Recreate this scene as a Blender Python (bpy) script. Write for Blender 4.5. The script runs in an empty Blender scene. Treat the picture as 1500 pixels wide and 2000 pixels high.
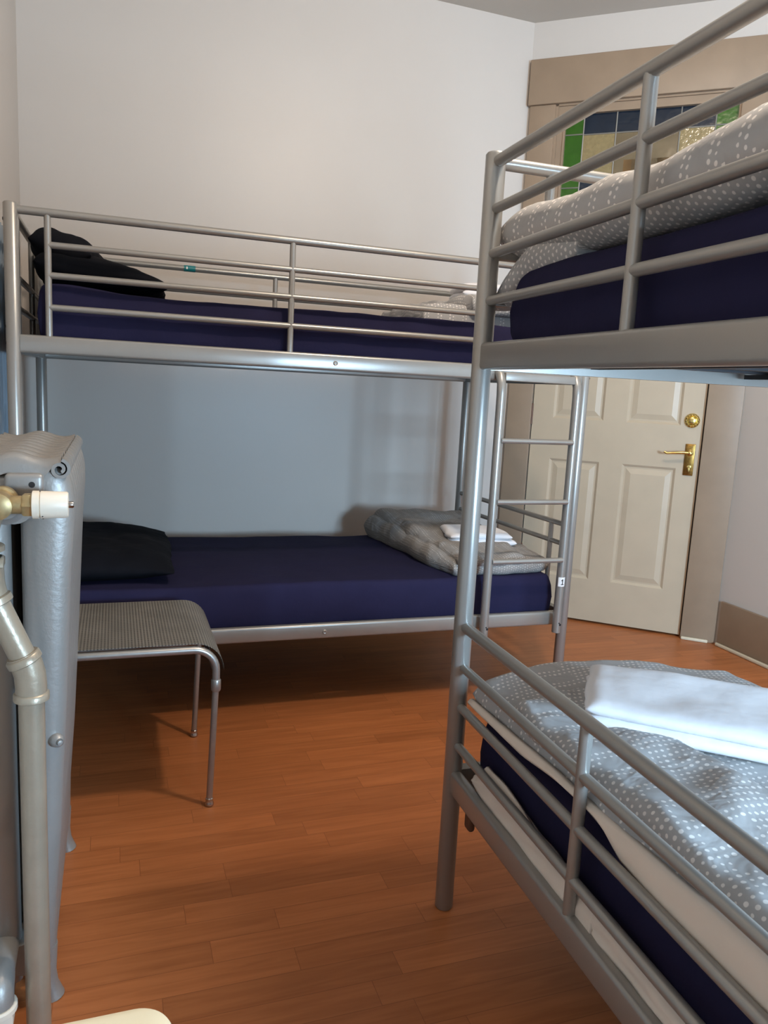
import bpy, bmesh, math, random
from mathutils import Vector, Matrix, noise

PI = math.pi
C = bpy.context.scene.collection
random.seed(7)

# ------------------------------------------------------------------ helpers
def lin(c):
    c = c / 255.0
    return c / 12.92 if c <= 0.04045 else ((c + 0.055) / 1.055) ** 2.4

def rgb(r, g, b):
    return (lin(r), lin(g), lin(b), 1.0)

class MB:
    """collects shapes for one mesh"""
    def __init__(s):
        s.v, s.f, s.m, s.uv = [], [], [], {}
    def add(s, vs, fs, mi=0, uvs=None):
        o = len(s.v)
        s.v += [Vector(p) for p in vs]
        for k, f in enumerate(fs):
            if uvs:
                s.uv[len(s.f)] = [uvs[i] for i in f]
            s.f.append([i + o for i in f]); s.m.append(mi)
        return s
    def box(s, lo, hi, mi=0, M=None, bev=0.0):
        bm = bmesh.new()
        bmesh.ops.create_cube(bm, size=1.0)
        c = [(a + b) / 2 for a, b in zip(lo, hi)]; d = [abs(b - a) for a, b in zip(lo, hi)]
        for q in bm.verts:
            q.co = Vector((q.co.x * d[0] + c[0], q.co.y * d[1] + c[1], q.co.z * d[2] + c[2]))
        if bev:
            bmesh.ops.bevel(bm, geom=bm.edges[:], offset=bev, segments=3, affect='EDGES', profile=0.5)
        bm.verts.index_update()
        vs = [(M @ q.co) if M else q.co.copy() for q in bm.verts]
        fs = [[q.index for q in f.verts] for f in bm.faces]
        bm.free()
        return s.add(vs, fs, mi)
    def tube(s, pts, r, n=16, mi=0, caps=True):
        pts = [Vector(p) for p in pts]
        rs = r if isinstance(r, (list, tuple)) else [r] * len(pts)
        t0 = (pts[1] - pts[0]).normalized()
        ref = Vector((0, 0, 1)) if abs(t0.z) < 0.9 else Vector((1, 0, 0))
        a = t0.cross(ref).normalized(); rings = []
        for i, p in enumerate(pts):
            if i == 0: t = t0
            elif i == len(pts) - 1: t = (pts[i] - pts[i - 1]).normalized()
            else:
                t = ((pts[i] - pts[i - 1]).normalized() + (pts[i + 1] - pts[i]).normalized())
                t = t.normalized() if t.length > 1e-9 else (pts[i + 1] - pts[i]).normalized()
            a = (a - t * a.dot(t)).normalized(); b = t.cross(a)
            rings.append([p + (a * math.cos(2 * PI * k / n) + b * math.sin(2 * PI * k / n)) * rs[i] for k in range(n)])
        vs = [q for R in rings for q in R]; fs = []
        for i in range(len(rings) - 1):
            for k in range(n):
                fs.append([i * n + k, i * n + (k + 1) % n, (i + 1) * n + (k + 1) % n, (i + 1) * n + k])
        if caps:
            fs.append(list(range(n))[::-1]); fs.append([(len(rings) - 1) * n + k for k in range(n)])
        return s.add(vs, fs, mi)
    def lathe(s, base, axis, prof, n=24, mi=0, hexa=False):
        """prof: list of (distance along axis, radius)"""
        ax = Vector(axis).normalized(); base = Vector(base)
        return s.tube_prof(base, ax, prof, n, mi)
    def tube_prof(s, base, ax, prof, n, mi):
        ref = Vector((0, 0, 1)) if abs(ax.z) < 0.9 else Vector((1, 0, 0))
        a = ax.cross(ref).normalized(); b = ax.cross(a)
        vs = []; fs = []
        for d, r in prof:
            r = max(r, 1e-4)
            vs += [base + ax * d + (a * math.cos(2 * PI * k / n) + b * math.sin(2 * PI * k / n)) * r for k in range(n)]
        for i in range(len(prof) - 1):
            for k in range(n):
                fs.append([i * n + k, i * n + (k + 1) % n, (i + 1) * n + (k + 1) % n, (i + 1) * n + k])
        fs.append(list(range(n))[::-1]); fs.append([(len(prof) - 1) * n + k for k in range(n)])
        return s.add(vs, fs, mi)
    def sphere(s, c, r, sc=(1, 1, 1), n=16, mi=0):
        c = Vector(c); vs = []; fs = []; m = n // 2
        for i in range(1, m):
            for k in range(n):
                th = PI * i / m; ph = 2 * PI * k / n
                vs.append(c + Vector((math.sin(th) * math.cos(ph) * sc[0], math.sin(th) * math.sin(ph) * sc[1], math.cos(th) * sc[2])) * r)
        t = len(vs); vs += [c + Vector((0, 0, r * sc[2])), c - Vector((0, 0, r * sc[2]))]
        for i in range(m - 2):
            for k in range(n):
                fs.append([i * n + k, (i + 1) * n + k, (i + 1) * n + (k + 1) % n, i * n + (k + 1) % n])
        for k in range(n):
            fs.append([t, k, (k + 1) % n]); fs.append([t + 1, (m - 2) * n + (k + 1) % n, (m - 2) * n + k])
        return s.add(vs, fs, mi)

def obj(name, mb, mats, parent=None, ang=38, smooth=True, fixn=True):
    me = bpy.data.meshes.new(name)
    me.from_pydata([tuple(v) for v in mb.v], [], mb.f)
    if not isinstance(mats, (list, tuple)): mats = [mats]
    for m in mats: me.materials.append(m)
    for i, p in enumerate(me.polygons):
        p.material_index = mb.m[i]; p.use_smooth = smooth
    if mb.uv:
        L = me.uv_layers.new(name='UVMap')
        for i, p in enumerate(me.polygons):
            if i in mb.uv:
                for k, li in enumerate(p.loop_indices): L.data[li].uv = mb.uv[i][k]
    if fixn:
        bm = bmesh.new(); bm.from_mesh(me)
        bmesh.ops.recalc_face_normals(bm, faces=bm.faces[:]); bm.to_mesh(me); bm.free()
    if smooth and ang < 180:
        me.set_sharp_from_angle(angle=math.radians(ang))
    o = bpy.data.objects.new(name, me); C.objects.link(o)
    if parent: o.parent = parent
    return o

def thing(name, label, cat, loc=(0, 0, 0), rotz=0.0, group=None):
    o = bpy.data.objects.new(name, None); C.objects.link(o)
    o.empty_display_size = 0.1
    o.location = loc; o.rotation_euler = (0, 0, rotz)
    return tag(o, label, cat, group)

def tag(o, label, cat, group=None):
    o['label'] = label; o['category'] = cat
    if group: o['group'] = group
    return o

def struct(o, label, cat):
    o['kind'] = 'structure'; o['label'] = label; o['category'] = cat
    return o

# ---------------------------------------------------------------- materials
def new_mat(name):
    m = bpy.data.materials.new(name); m.use_nodes = True
    nt = m.node_tree; b = nt.nodes['Principled BSDF']
    return m, nt, b

def N(nt, t, **kw):
    n = nt.nodes.new(t)
    for k, v in kw.items(): setattr(n, k, v)
    return n

def math_node(nt, op, a, b=None, c=None):
    n = N(nt, 'ShaderNodeMath', operation=op)
    for i, x in enumerate((a, b, c)):
        if x is None: continue
        if isinstance(x, (int, float)): n.inputs[i].default_value = x
        else: nt.links.new(x, n.inputs[i])
    return n.outputs[0]

def simple(name, col, rough=0.5, metal=0.0, var=0.06, scale=12.0, bump=0.0, bscale=80.0, sheen=0.0, spec=0.5, coat=0.0):
    """a base colour with a soft procedural variation and optional fine bump"""
    m, nt, b = new_mat(name)
    tc = N(nt, 'ShaderNodeTexCoord')
    nz = N(nt, 'ShaderNodeTexNoise'); nz.inputs['Scale'].default_value = scale; nz.inputs['Detail'].default_value = 4
    nt.links.new(tc.outputs['Object'], nz.inputs['Vector'])
    r = N(nt, 'ShaderNodeValToRGB')
    d = [max(0, c * (1 - var)) for c in col[:3]] + [1]; e = [min(1, c * (1 + var)) for c in col[:3]] + [1]
    r.color_ramp.elements[0].position = 0.3; r.color_ramp.elements[0].color = d
    r.color_ramp.elements[1].position = 0.7; r.color_ramp.elements[1].color = e
    nt.links.new(nz.outputs['Fac'], r.inputs['Fac']); nt.links.new(r.outputs['Color'], b.inputs['Base Color'])
    b.inputs['Roughness'].default_value = rough; b.inputs['Metallic'].default_value = metal
    b.inputs['Specular IOR Level'].default_value = spec
    if sheen:
        b.inputs['Sheen Weight'].default_value = sheen; b.inputs['Sheen Roughness'].default_value = 0.5
    if coat:
        b.inputs['Coat Weight'].default_value = coat; b.inputs['Coat Roughness'].default_value = 0.15
    if bump:
        n2 = N(nt, 'ShaderNodeTexNoise'); n2.inputs['Scale'].default_value = bscale; n2.inputs['Detail'].default_value = 3
        nt.links.new(tc.outputs['Object'], n2.inputs['Vector'])
        bp = N(nt, 'ShaderNodeBump'); bp.inputs['Strength'].default_value = bump; bp.inputs['Distance'].default_value = 0.004
        nt.links.new(n2.outputs['Fac'], bp.inputs['Height']); nt.links.new(bp.outputs['Normal'], b.inputs['Normal'])
    return m

M_wall = simple('white_wall_paint', rgb(196, 188, 180), rough=0.42, var=0.015, scale=2.0, bump=0.12, bscale=26, spec=0.35)
M_ceil = simple('ceiling_paint', rgb(190, 181, 170), rough=0.7, var=0.015, scale=2.0, bump=0.08, bscale=30)
M_taupe = simple('taupe_trim_paint', rgb(144, 123, 102), rough=0.45, var=0.06, scale=9.0, bump=0.12, bscale=30, spec=0.4)
M_cream = simple('cream_trim_paint', rgb(205, 192, 168), rough=0.45, var=0.05, scale=10)
M_door = simple('cream_door_paint', rgb(182, 164, 140), rough=0.42, var=0.035, scale=7, bump=0.05, bscale=50, spec=0.4)
M_silver = simple('silver_grey_bed_paint', rgb(154, 151, 146), rough=0.31, metal=0.5, var=0.03, scale=6, bump=0.03, bscale=300)
M_dark = simple('hallway_dark', rgb(32, 26, 24), rough=0.8)  # darkness of the unlit hallway, given as a colour
M_navy = simple('navy_sheet_cotton', rgb(34, 32, 58), rough=0.85, var=0.06, scale=14, bump=0.25, bscale=45, spec=0.12)
M_black = simple('black_pillow_cotton', rgb(17, 18, 23), rough=0.9, var=0.12, scale=10, bump=0.3, bscale=40, spec=0.1)
M_white = simple('white_cotton', rgb(232, 230, 232), rough=0.85, var=0.03, scale=10, bump=0.25, bscale=50, sheen=0.1, spec=0.2)
M_sheet = simple('white_bed_sheet', rgb(214, 202, 190), rough=0.85, var=0.04, scale=8, bump=0.25, bscale=35, spec=0.2)
M_lining = simple('duvet_lining_cotton', rgb(218, 204, 190), rough=0.85, var=0.03, scale=8, bump=0.2, bscale=30, spec=0.2)
M_rad = simple('silver_radiator_paint', rgb(148, 145, 141), rough=0.42, metal=0.4, var=0.05, scale=14, bump=0.12, bscale=140)
M_pipe = simple('silver_painted_pipe', rgb(162, 150, 132), rough=0.36, metal=0.4, var=0.08, scale=18, bump=0.15, bscale=90)
M_brass = simple('polished_brass', rgb(214, 188, 120), rough=0.26, metal=1.0, var=0.15, scale=60)
M_valve = simple('paint_flecked_brass', rgb(176, 154, 112), rough=0.45, metal=0.7, var=0.25, scale=50)
M_brass_old = simple('worn_brass', rgb(160, 124, 66), rough=0.3, metal=1.0, var=0.3, scale=70)
M_plastic = simple('cream_plastic', rgb(226, 214, 196), rough=0.4, var=0.02)
M_chrome = simple('chrome_tip', rgb(190, 185, 180), rough=0.2, metal=1.0)
M_stool = simple('brushed_stool_tube', rgb(165, 162, 158), rough=0.35, metal=0.75, var=0.05, scale=40)
M_table = simple('cream_laminate', rgb(222, 208, 176), rough=0.4, var=0.02)
M_slat = simple('dark_bed_mesh', rgb(52, 51, 54), rough=0.5, metal=0.5)
M_teal = simple('teal_tape', rgb(25, 120, 125), rough=0.4)
M_sticker = simple('white_sticker', rgb(232, 232, 232), rough=0.5, var=0.01)
M_ink = simple('black_ink', rgb(30, 30, 32), rough=0.6)
M_curtain = simple('blue_grey_curtain', rgb(128, 140, 150), rough=0.8, var=0.15, scale=6, sheen=0.2)
M_came = simple('lead_came', rgb(150, 146, 138), rough=0.4, metal=0.7)
M_hole = simple('dark_screw_hole', rgb(25, 22, 22), rough=0.7)
M_brown = simple('brown_bracket', rgb(92, 62, 46), rough=0.5)

def perforated():
    m, nt, b = new_mat('perforated_steel')
    uv = N(nt, 'ShaderNodeUVMap'); sp = N(nt, 'ShaderNodeSeparateXYZ'); nt.links.new(uv.outputs['UV'], sp.inputs[0])
    P = 0.0085
    ux = math_node(nt, 'DIVIDE', sp.outputs['X'], P); uy = math_node(nt, 'DIVIDE', sp.outputs['Y'], P)
    dx = math_node(nt, 'SUBTRACT', math_node(nt, 'FRACT', ux), 0.5); dy = math_node(nt, 'SUBTRACT', math_node(nt, 'FRACT', uy), 0.5)
    d = math_node(nt, 'SQRT', math_node(nt, 'ADD', math_node(nt, 'MULTIPLY', dx, dx), math_node(nt, 'MULTIPLY', dy, dy)))
    k = math_node(nt, 'LESS_THAN', d, 0.31)
    nz = N(nt, 'ShaderNodeTexNoise'); nz.inputs['Scale'].default_value = 9
    nt.links.new(uv.outputs['UV'], nz.inputs['Vector'])
    r = N(nt, 'ShaderNodeValToRGB'); r.color_ramp.elements[0].color = rgb(118, 112, 102); r.color_ramp.elements[1].color = rgb(158, 150, 138)
    nt.links.new(nz.outputs['Fac'], r.inputs['Fac'])
    mx = N(nt, 'ShaderNodeMixRGB'); mx.inputs[2].default_value = rgb(58, 52, 46)
    nt.links.new(k, mx.inputs[0]); nt.links.new(r.outputs['Color'], mx.inputs[1]); nt.links.new(mx.outputs[0], b.inputs['Base Color'])
    b.inputs['Roughness'].default_value = 0.5; b.inputs['Metallic'].default_value = 0.35
    return m
M_perf = perforated()

def dotted(name, ground, dot, P=0.0155, rad=0.27, band=0.21):
    """woven dots in bands: dense bands of dots next to bands of paired dotted lines"""
    m, nt, b = new_mat(name)
    uv = N(nt, 'ShaderNodeUVMap')
    nzw = N(nt, 'ShaderNodeTexNoise'); nzw.inputs['Scale'].default_value = 5.0
    nt.links.new(uv.outputs['UV'], nzw.inputs['Vector'])
    ad = N(nt, 'ShaderNodeVectorMath', operation='SCALE'); ad.inputs['Scale'].default_value = 0.012
    nt.links.new(nzw.outputs['Color'], ad.inputs[0])
    su = N(nt, 'ShaderNodeVectorMath', operation='ADD'); nt.links.new(uv.outputs['UV'], su.inputs[0]); nt.links.new(ad.outputs[0], su.inputs[1])
    sp = N(nt, 'ShaderNodeSeparateXYZ'); nt.links.new(su.outputs[0], sp.inputs[0])
    ux = math_node(nt, 'DIVIDE', sp.outputs['X'], P); uy = math_node(nt, 'DIVIDE', sp.outputs['Y'], P * 0.92)
    ix = math_node(nt, 'FLOOR', ux); iy = math_node(nt, 'FLOOR', uy)
    odd = math_node(nt, 'MULTIPLY', math_node(nt, 'FLOORED_MODULO', ix, 2.0), 0.5)
    fy = math_node(nt, 'FRACT', math_node(nt, 'ADD', uy, odd)); fx = math_node(nt, 'FRACT', ux)
    dx = math_node(nt, 'SUBTRACT', fx, 0.5); dy = math_node(nt, 'MULTIPLY', math_node(nt, 'SUBTRACT', fy, 0.5), 0.85)
    d = math_node(nt, 'SQRT', math_node(nt, 'ADD', math_node(nt, 'MULTIPLY', dx, dx), math_node(nt, 'MULTIPLY', dy, dy)))
    cb = N(nt, 'ShaderNodeCombineXYZ'); nt.links.new(ix, cb.inputs[0]); nt.links.new(math_node(nt, 'FLOOR', math_node(nt, 'ADD', uy, odd)), cb.inputs[1])
    wn = N(nt, 'ShaderNodeTexWhiteNoise', noise_dimensions='2D'); nt.links.new(cb.outputs[0], wn.inputs['Vector'])
    rr = math_node(nt, 'ADD', math_node(nt, 'MULTIPLY', wn.outputs['Value'], 0.10), rad - 0.05)
    # bands along the other direction
    per = math_node(nt, 'FRACT', math_node(nt, 'DIVIDE', sp.outputs['Y'], band))
    dense = math_node(nt, 'LESS_THAN', per, 0.45)
    col3 = math_node(nt, 'LESS_THAN', math_node(nt, 'FLOORED_MODULO', ix, 4.0), 1.5)
    keep = math_node(nt, 'MAXIMUM', dense, col3)
    dot_ = math_node(nt, 'SUBTRACT', rr, d)
    soft = N(nt, 'ShaderNodeMapRange'); soft.inputs['From Min'].default_value = 0.0; soft.inputs['From Max'].default_value = 0.06
    nt.links.new(dot_, soft.inputs['Value'])
    k = math_node(nt, 'MULTIPLY', soft.outputs[0], keep)
    mx = N(nt, 'ShaderNodeMixRGB'); mx.inputs[1].default_value = ground; mx.inputs[2].default_value = dot
    nt.links.new(k, mx.inputs[0]); nt.links.new(mx.outputs[0], b.inputs['Base Color'])
    b.inputs['Roughness'].default_value = 0.85; b.inputs['Specular IOR Level'].default_value = 0.2
    n2 = N(nt, 'ShaderNodeTexNoise'); n2.inputs['Scale'].default_value = 13; n2.inputs['Detail'].default_value = 3; n2.inputs['Distortion'].default_value = 0.6; nt.links.new(uv.outputs['UV'], n2.inputs['Vector'])
    bp = N(nt, 'ShaderNodeBump'); bp.inputs['Strength'].default_value = 0.55; bp.inputs['Distance'].default_value = 0.014
    nt.links.new(n2.outputs['Fac'], bp.inputs['Height']); nt.links.new(bp.outputs['Normal'], b.inputs['Normal'])
    return m
M_dots = dotted('grey_dotted_cotton', rgb(166, 164, 163), rgb(220, 215, 210), P=0.0138, rad=0.235, band=0.17)
M_dots_fine = dotted('grey_fine_dotted_cotton', rgb(142, 138, 134), rgb(190, 184, 178), P=0.011, rad=0.2)

def floor_mat():
    m, nt, b = new_mat('laminate_planks')
    tc = N(nt, 'ShaderNodeTexCoord')
    br = N(nt, 'ShaderNodeTexBrick'); br.offset = 0.0; br.offset_frequency = 1; br.squash = 1.0
    br.inputs['Scale'].default_value = 1.0; br.inputs['Brick Width'].default_value = 0.47; br.inputs['Row Height'].default_value = 0.066
    br.inputs['Mortar Size'].default_value = 0.0007; br.inputs['Mortar Smooth'].default_value = 0.3
    br.inputs['Color1'].default_value = (0, 0, 0, 1); br.inputs['Color2'].default_value = (1, 1, 1, 1); br.inputs['Mortar'].default_value = (0.1, 0.1, 0.1, 1)
    s0_ = N(nt, 'ShaderNodeSeparateXYZ'); nt.links.new(tc.outputs['Object'], s0_.inputs[0])
    row = math_node(nt, 'FLOOR', math_node(nt, 'DIVIDE', s0_.outputs['Y'], 0.066))
    wr_ = N(nt, 'ShaderNodeTexWhiteNoise', noise_dimensions='1D'); nt.links.new(row, wr_.inputs['W'])
    c0_ = N(nt, 'ShaderNodeCombineXYZ'); nt.links.new(math_node(nt, 'ADD', s0_.outputs['X'], wr_.outputs['Value']), c0_.inputs[0]); nt.links.new(s0_.outputs['Y'], c0_.inputs[1])
    nt.links.new(c0_.outputs[0], br.inputs['Vector'])
    mp = N(nt, 'ShaderNodeMapping'); mp.inputs['Scale'].default_value = (1.6, 22.0, 1.0); nt.links.new(tc.outputs['Object'], mp.inputs['Vector'])
    # shift the grain per strip
    vo = N(nt, 'ShaderNodeVectorMath', operation='ADD'); nt.links.new(mp.outputs[0], vo.inputs[0])
    sc = N(nt, 'ShaderNodeVectorMath', operation='SCALE'); sc.inputs['Scale'].default_value = 7.0
    nt.links.new(br.outputs['Color'], sc.inputs[0]); nt.links.new(sc.outputs[0], vo.inputs[1])
    nz = N(nt, 'ShaderNodeTexNoise'); nz.inputs['Scale'].default_value = 2.6; nz.inputs['Detail'].default_value = 6; nz.inputs['Distortion'].default_value = 0.8
    nt.links.new(vo.outputs[0], nz.inputs['Vector'])
    r = N(nt, 'ShaderNodeValToRGB'); e = r.color_ramp.elements
    e[0].position = 0.28; e[0].color = rgb(158, 93, 52); e[1].position = 0.80; e[1].color = rgb(184, 114, 68)
    nt.links.new(nz.outputs['Fac'], r.inputs['Fac'])
    hs = N(nt, 'ShaderNodeHueSaturation')
    mr = N(nt, 'ShaderNodeMapRange'); mr.inputs['To Min'].default_value = 0.90; mr.inputs['To Max'].default_value = 1.1
    sp = N(nt, 'ShaderNodeSeparateColor'); nt.links.new(br.outputs['Color'], sp.inputs[0]); nt.links.new(sp.outputs[0], mr.inputs['Value'])
    nt.links.new(mr.outputs[0], hs.inputs['Value']); nt.links.new(r.outputs['Color'], hs.inputs['Color'])
    mx = N(nt, 'ShaderNodeMixRGB'); mx.inputs[2].default_value = rgb(96, 50, 28)
    nt.links.new(math_node(nt, 'MULTIPLY', br.outputs['Fac'], 0.55), mx.inputs[0]); nt.links.new(hs.outputs['Color'], mx.inputs[1])
    nt.links.new(mx.outputs[0], b.inputs['Base Color'])
    b.inputs['Roughness'].default_value = 0.38; b.inputs['Specular IOR Level'].default_value = 0.35
    bp = N(nt, 'ShaderNodeBump'); bp.inputs['Strength'].default_value = 0.06; bp.inputs['Distance'].default_value = 0.002
    nt.links.new(nz.outputs['Fac'], bp.inputs['Height']); nt.links.new(bp.outputs['Normal'], b.inputs['Normal'])
    return m
M_floor = floor_mat()

def glass_mat(name, col, bump=0.35, scale=28, rough=0.12, trans=0.25):
    m, nt, b = new_mat(name)
    tc = N(nt, 'ShaderNodeTexCoord'); nz = N(nt, 'ShaderNodeTexNoise'); nz.inputs['Scale'].default_value = scale; nz.inputs['Detail'].default_value = 2
    nt.links.new(tc.outputs['Object'], nz.inputs['Vector'])
    r = N(nt, 'ShaderNodeValToRGB'); r.color_ramp.elements[0].color = [c * 0.75 for c in col[:3]] + [1]; r.color_ramp.elements[1].color = [min(1, c * 1.25) for c in col[:3]] + [1]
    nt.links.new(nz.outputs['Fac'], r.inputs['Fac']); nt.links.new(r.outputs['Color'], b.inputs['Base Color'])
    b.inputs['Roughness'].default_value = rough; b.inputs['Transmission Weight'].default_value = trans
    bp = N(nt, 'ShaderNodeBump'); bp.inputs['Strength'].default_value = bump; bp.inputs['Distance'].default_value = 0.004
    nt.links.new(nz.outputs['Fac'], bp.inputs['Height']); nt.links.new(bp.outputs['Normal'], b.inputs['Normal'])
    return m
G_green = glass_mat('green_glass', rgb(50, 98, 20))
G_blue = glass_mat('blue_glass', rgb(24, 37, 52))
G_amber = glass_mat('amber_glass', rgb(152, 134, 94), bump=0.5, scale=60)
G_smoke = glass_mat('smoky_glass', rgb(122, 106, 80), bump=0.6, scale=12)
G_brown = glass_mat('painted_amber_glass', rgb(150, 114, 72), bump=0.4, scale=20)
G_clear = glass_mat('window_glass', rgb(235, 240, 242), bump=0.0, rough=0.02, trans=1.0)

# ------------------------------------------------------------------ camera
R_ = Vector((0.94397929, -0.32603102, 0.05105759)); U_ = Vector((0.00451327, 0.16745806, 0.98586887)); F_ = Vector((0.32997384, 0.93040936, -0.15954841))
cam = bpy.data.cameras.new('camera'); co = bpy.data.objects.new('camera', cam); C.objects.link(co)
mw = Matrix(((R_.x, U_.x, -F_.x, 0.27880), (R_.y, U_.y, -F_.y, -2.54862), (R_.z, U_.z, -F_.z, 1.18104), (0, 0, 0, 1)))
co.matrix_world = mw
cam.sensor_fit = 'VERTICAL'; cam.sensor_height = 36.0; cam.lens = 1503.87 / 2000 * 36.0
cam.clip_start = 0.02; cam.clip_end = 60
bpy.context.scene.camera = co

# -------------------------------------------------------------- room shell
XL, YB, XR, YF, ZC = -0.09, 1.165, 3.12, -3.70, 3.0
CB = (2.256, YB); CR = (XR, 0.405)            # ends of the diagonal wall
Tt = 0.12
poly = [(XL, YF), (XR, YF), CR, CB, (XL, YB)]
def slab_poly(z0, z1):
    mb = MB(); n = len(poly)
    # grow a little so walls stand on it
    cx = sum(p[0] for p in poly) / n; cy = sum(p[1] for p in poly) / n
    vs = [(p[0] + (0.15 if p[0] > cx else -0.15), p[1] + (0.15 if p[1] > cy else -0.15), z) for z in (z0, z1) for p in poly]
    fs = [list(range(n))[::-1], list(range(n, 2 * n))] + [[i, (i + 1) % n, n + (i + 1) % n, n + i] for i in range(n)]
    return mb.add(vs, fs)
struct(obj('floor', slab_poly(-0.1, 0.0), M_floor, smooth=False), 'orange-brown wood laminate floor', 'floor')
struct(obj('ceiling', slab_poly(ZC, ZC + 0.1), M_ceil, smooth=False), 'plain white ceiling', 'ceiling')
struct(obj('wall_back', MB().box((XL - Tt, YB, 0), (2.30, YB + Tt, ZC)), M_wall, smooth=False), 'white wall behind the far bunk bed', 'wall')
struct(obj('wall_left', MB().box((XL - Tt, YF - Tt, 0), (XL, YB + Tt, ZC)), M_wall, smooth=False), 'white wall at the left behind the radiator', 'wall')
struct(obj('wall_right', MB().box((XR, YF - Tt, 0), (XR + Tt, CR[1] + 0.06, ZC)), M_wall, smooth=False), 'white wall right of the door', 'wall')
# front wall with the daylight window opening
WX0, WX1, WZ0, WZ1 = 1.50, 2.22, 0.86, 1.70
mb = MB()
mb.box((XL - Tt, YF - Tt, 0), (WX0, YF, ZC)); mb.box((WX1, YF - Tt, 0), (XR + Tt, YF, ZC))
mb.box((WX0, YF - Tt, 0), (WX1, YF, WZ0)); mb.box((WX0, YF - Tt, WZ1), (WX1, YF, ZC))
struct(obj('wall_front', mb, M_wall, smooth=False), 'white wall with the daylight window, behind the viewer', 'wall')
w1 = bpy.data.objects.new('window_1', None); C.objects.link(w1); struct(w1, 'white framed daylight window behind the viewer', 'window')
w1.location = ((WX0 + WX1) / 2, YF - 0.06, WZ0)
hw = (WX1 - WX0) / 2; hh = WZ1 - WZ0
mb = MB()
mb.box((-hw, -0.03, 0), (-hw + 0.04, 0.03, hh)).box((hw - 0.04, -0.03, 0), (hw, 0.03, hh)).box((-hw, -0.03, 0), (hw, 0.03, 0.04)).box((-hw, -0.03, hh - 0.04), (hw, 0.03, hh))
mb.box((-hw, -0.02, hh / 2 - 0.02), (hw, 0.02, hh / 2 + 0.02))
obj('window_frame', mb, M_wall, w1, smooth=False)

# diagonal door wall: local frame  s along the wall, n into the room
dS = (Vector((CR[0], CR[1], 0)) - Vector((CB[0], CB[1], 0))); LW = dS.length; dS.normalize()
s0 = 0.923                                     # measured coordinate of the corner
def wall_matrix(extra=0.0):
    nrm = Vector((dS.y, -dS.x, 0))             # into the room
    M = Matrix(((dS.x, -nrm.x, 0, CB[0] + nrm.x * extra), (dS.y, -nrm.y, 0, CB[1] + nrm.y * extra), (0, 0, 1, 0), (0, 0, 0, 1)))
    return M @ Matrix.Translation((-s0, 0, 0))  # local x = s, local y = outwards (away from room)
MW = wall_matrix()
def place(o): o.matrix_world = MW.copy(); return o
SE = s0 + LW                                   # right end
D0, D1, DT = 1.064, 1.913, 2.04                # door opening
TB, TT = 2.04, 2.614                           # transom opening
mb = MB()
mb.box((s0 - 0.05, 0, 0), (D0 - 0.002, Tt, ZC)).box((D1 + 0.002, 0, 0), (SE + 0.08, Tt, ZC)).box((D0 - 0.002, 0, TT), (D1 + 0.002, Tt, ZC))
struct(place(obj('wall_diagonal', mb, M_wall, smooth=False)), 'angled white wall holding the door', 'wall')
mb = MB().box((D0 - 0.3, Tt + 0.02, 0), (D1 + 0.3, Tt + 0.06, 2.75))  # backing panel behind door and transom; the hallway's darkness is its colour
struct(place(obj('hallway_backing', mb, M_dark, smooth=False)), 'dark backing panel standing in for the unlit hallway behind the door', 'hallway')
# casing
cas = bpy.data.objects.new('trim_1', None); C.objects.link(cas); struct(cas, 'wide taupe painted casing around door and transom', 'door casing'); place(cas)
obj('casing_jamb', MB().box((s0 + 0.012, -0.022, 0), (D0, -0.0005, 2.606), bev=0.003), M_taupe, cas)
obj('casing_jamb', MB().box((D1, -0.022, 0), (SE - 0.001, -0.0005, 2.606), bev=0.003), M_taupe, cas)
obj('casing_head', MB().box((s0 + 0.003, -0.034, 2.607), (SE - 0.001, -0.0005, 2.818), bev=0.003), M_taupe, cas)
# six panel door leaf (front face recessed a little behind the casing)
dr = bpy.data.objects.new('door_1', None); C.objects.link(dr); struct(dr, 'cream six-panel door with brass lever handle', 'door'); place(dr)
def panel_door():
    mb = MB(); y0 = 0.004; xs0, xs1 = D0 + 0.004, D1 - 0.005; zb, zt = 0.012, DT - 0.004
    cols = [(1.176, 1.432), (1.546, 1.804)]; rows = [(0.235, 0.858), (1.070, 1.640), (1.745, 1.930)]
    gx = sorted({xs0, xs1, *[a for c in cols for a in c]}); gz = sorted({zb, zt, *[a for r in rows for a in r]})
    for i in range(len(gx) - 1):
        for j in range(len(gz) - 1):
            a, b, c, d = gx[i], gx[i + 1], gz[j], gz[j + 1]
            if (a, b) in cols and (c, d) in rows:
                rings = [(0, 0.0), (0.012, 0.009), (0.020, 0.009), (0.046, 0.002)]
                pts = []
                for ins, dep in rings:
                    pts += [(a + ins, y0 + dep, c + ins), (b - ins, y0 + dep, c + ins), (b - ins, y0 + dep, d - ins), (a + ins, y0 + dep, d - ins)]
                fs = [[k * 4 + q, k * 4 + (q + 1) % 4, (k + 1) * 4 + (q + 1) % 4, (k + 1) * 4 + q] for k in range(3) for q in range(4)] + [[12, 13, 14, 15]]
                mb.add(pts, fs)
            else:
                mb.add([(a, y0, c), (b, y0, c), (b, y0, d), (a, y0, d)], [[0, 1, 2, 3]])
    yb = 0.044
    q = [(xs0, y0, zb), (xs1, y0, zb), (xs1, y0, zt), (xs0, y0, zt), (xs0, yb, zb), (xs1, yb, zb), (xs1, yb, zt), (xs0, yb, zt)]
    mb.add(q, [[0, 1, 5, 4], [1, 2, 6, 5], [2, 3, 7, 6], [3, 0, 4, 7], [4, 5, 6, 7]])
    return mb
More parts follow.
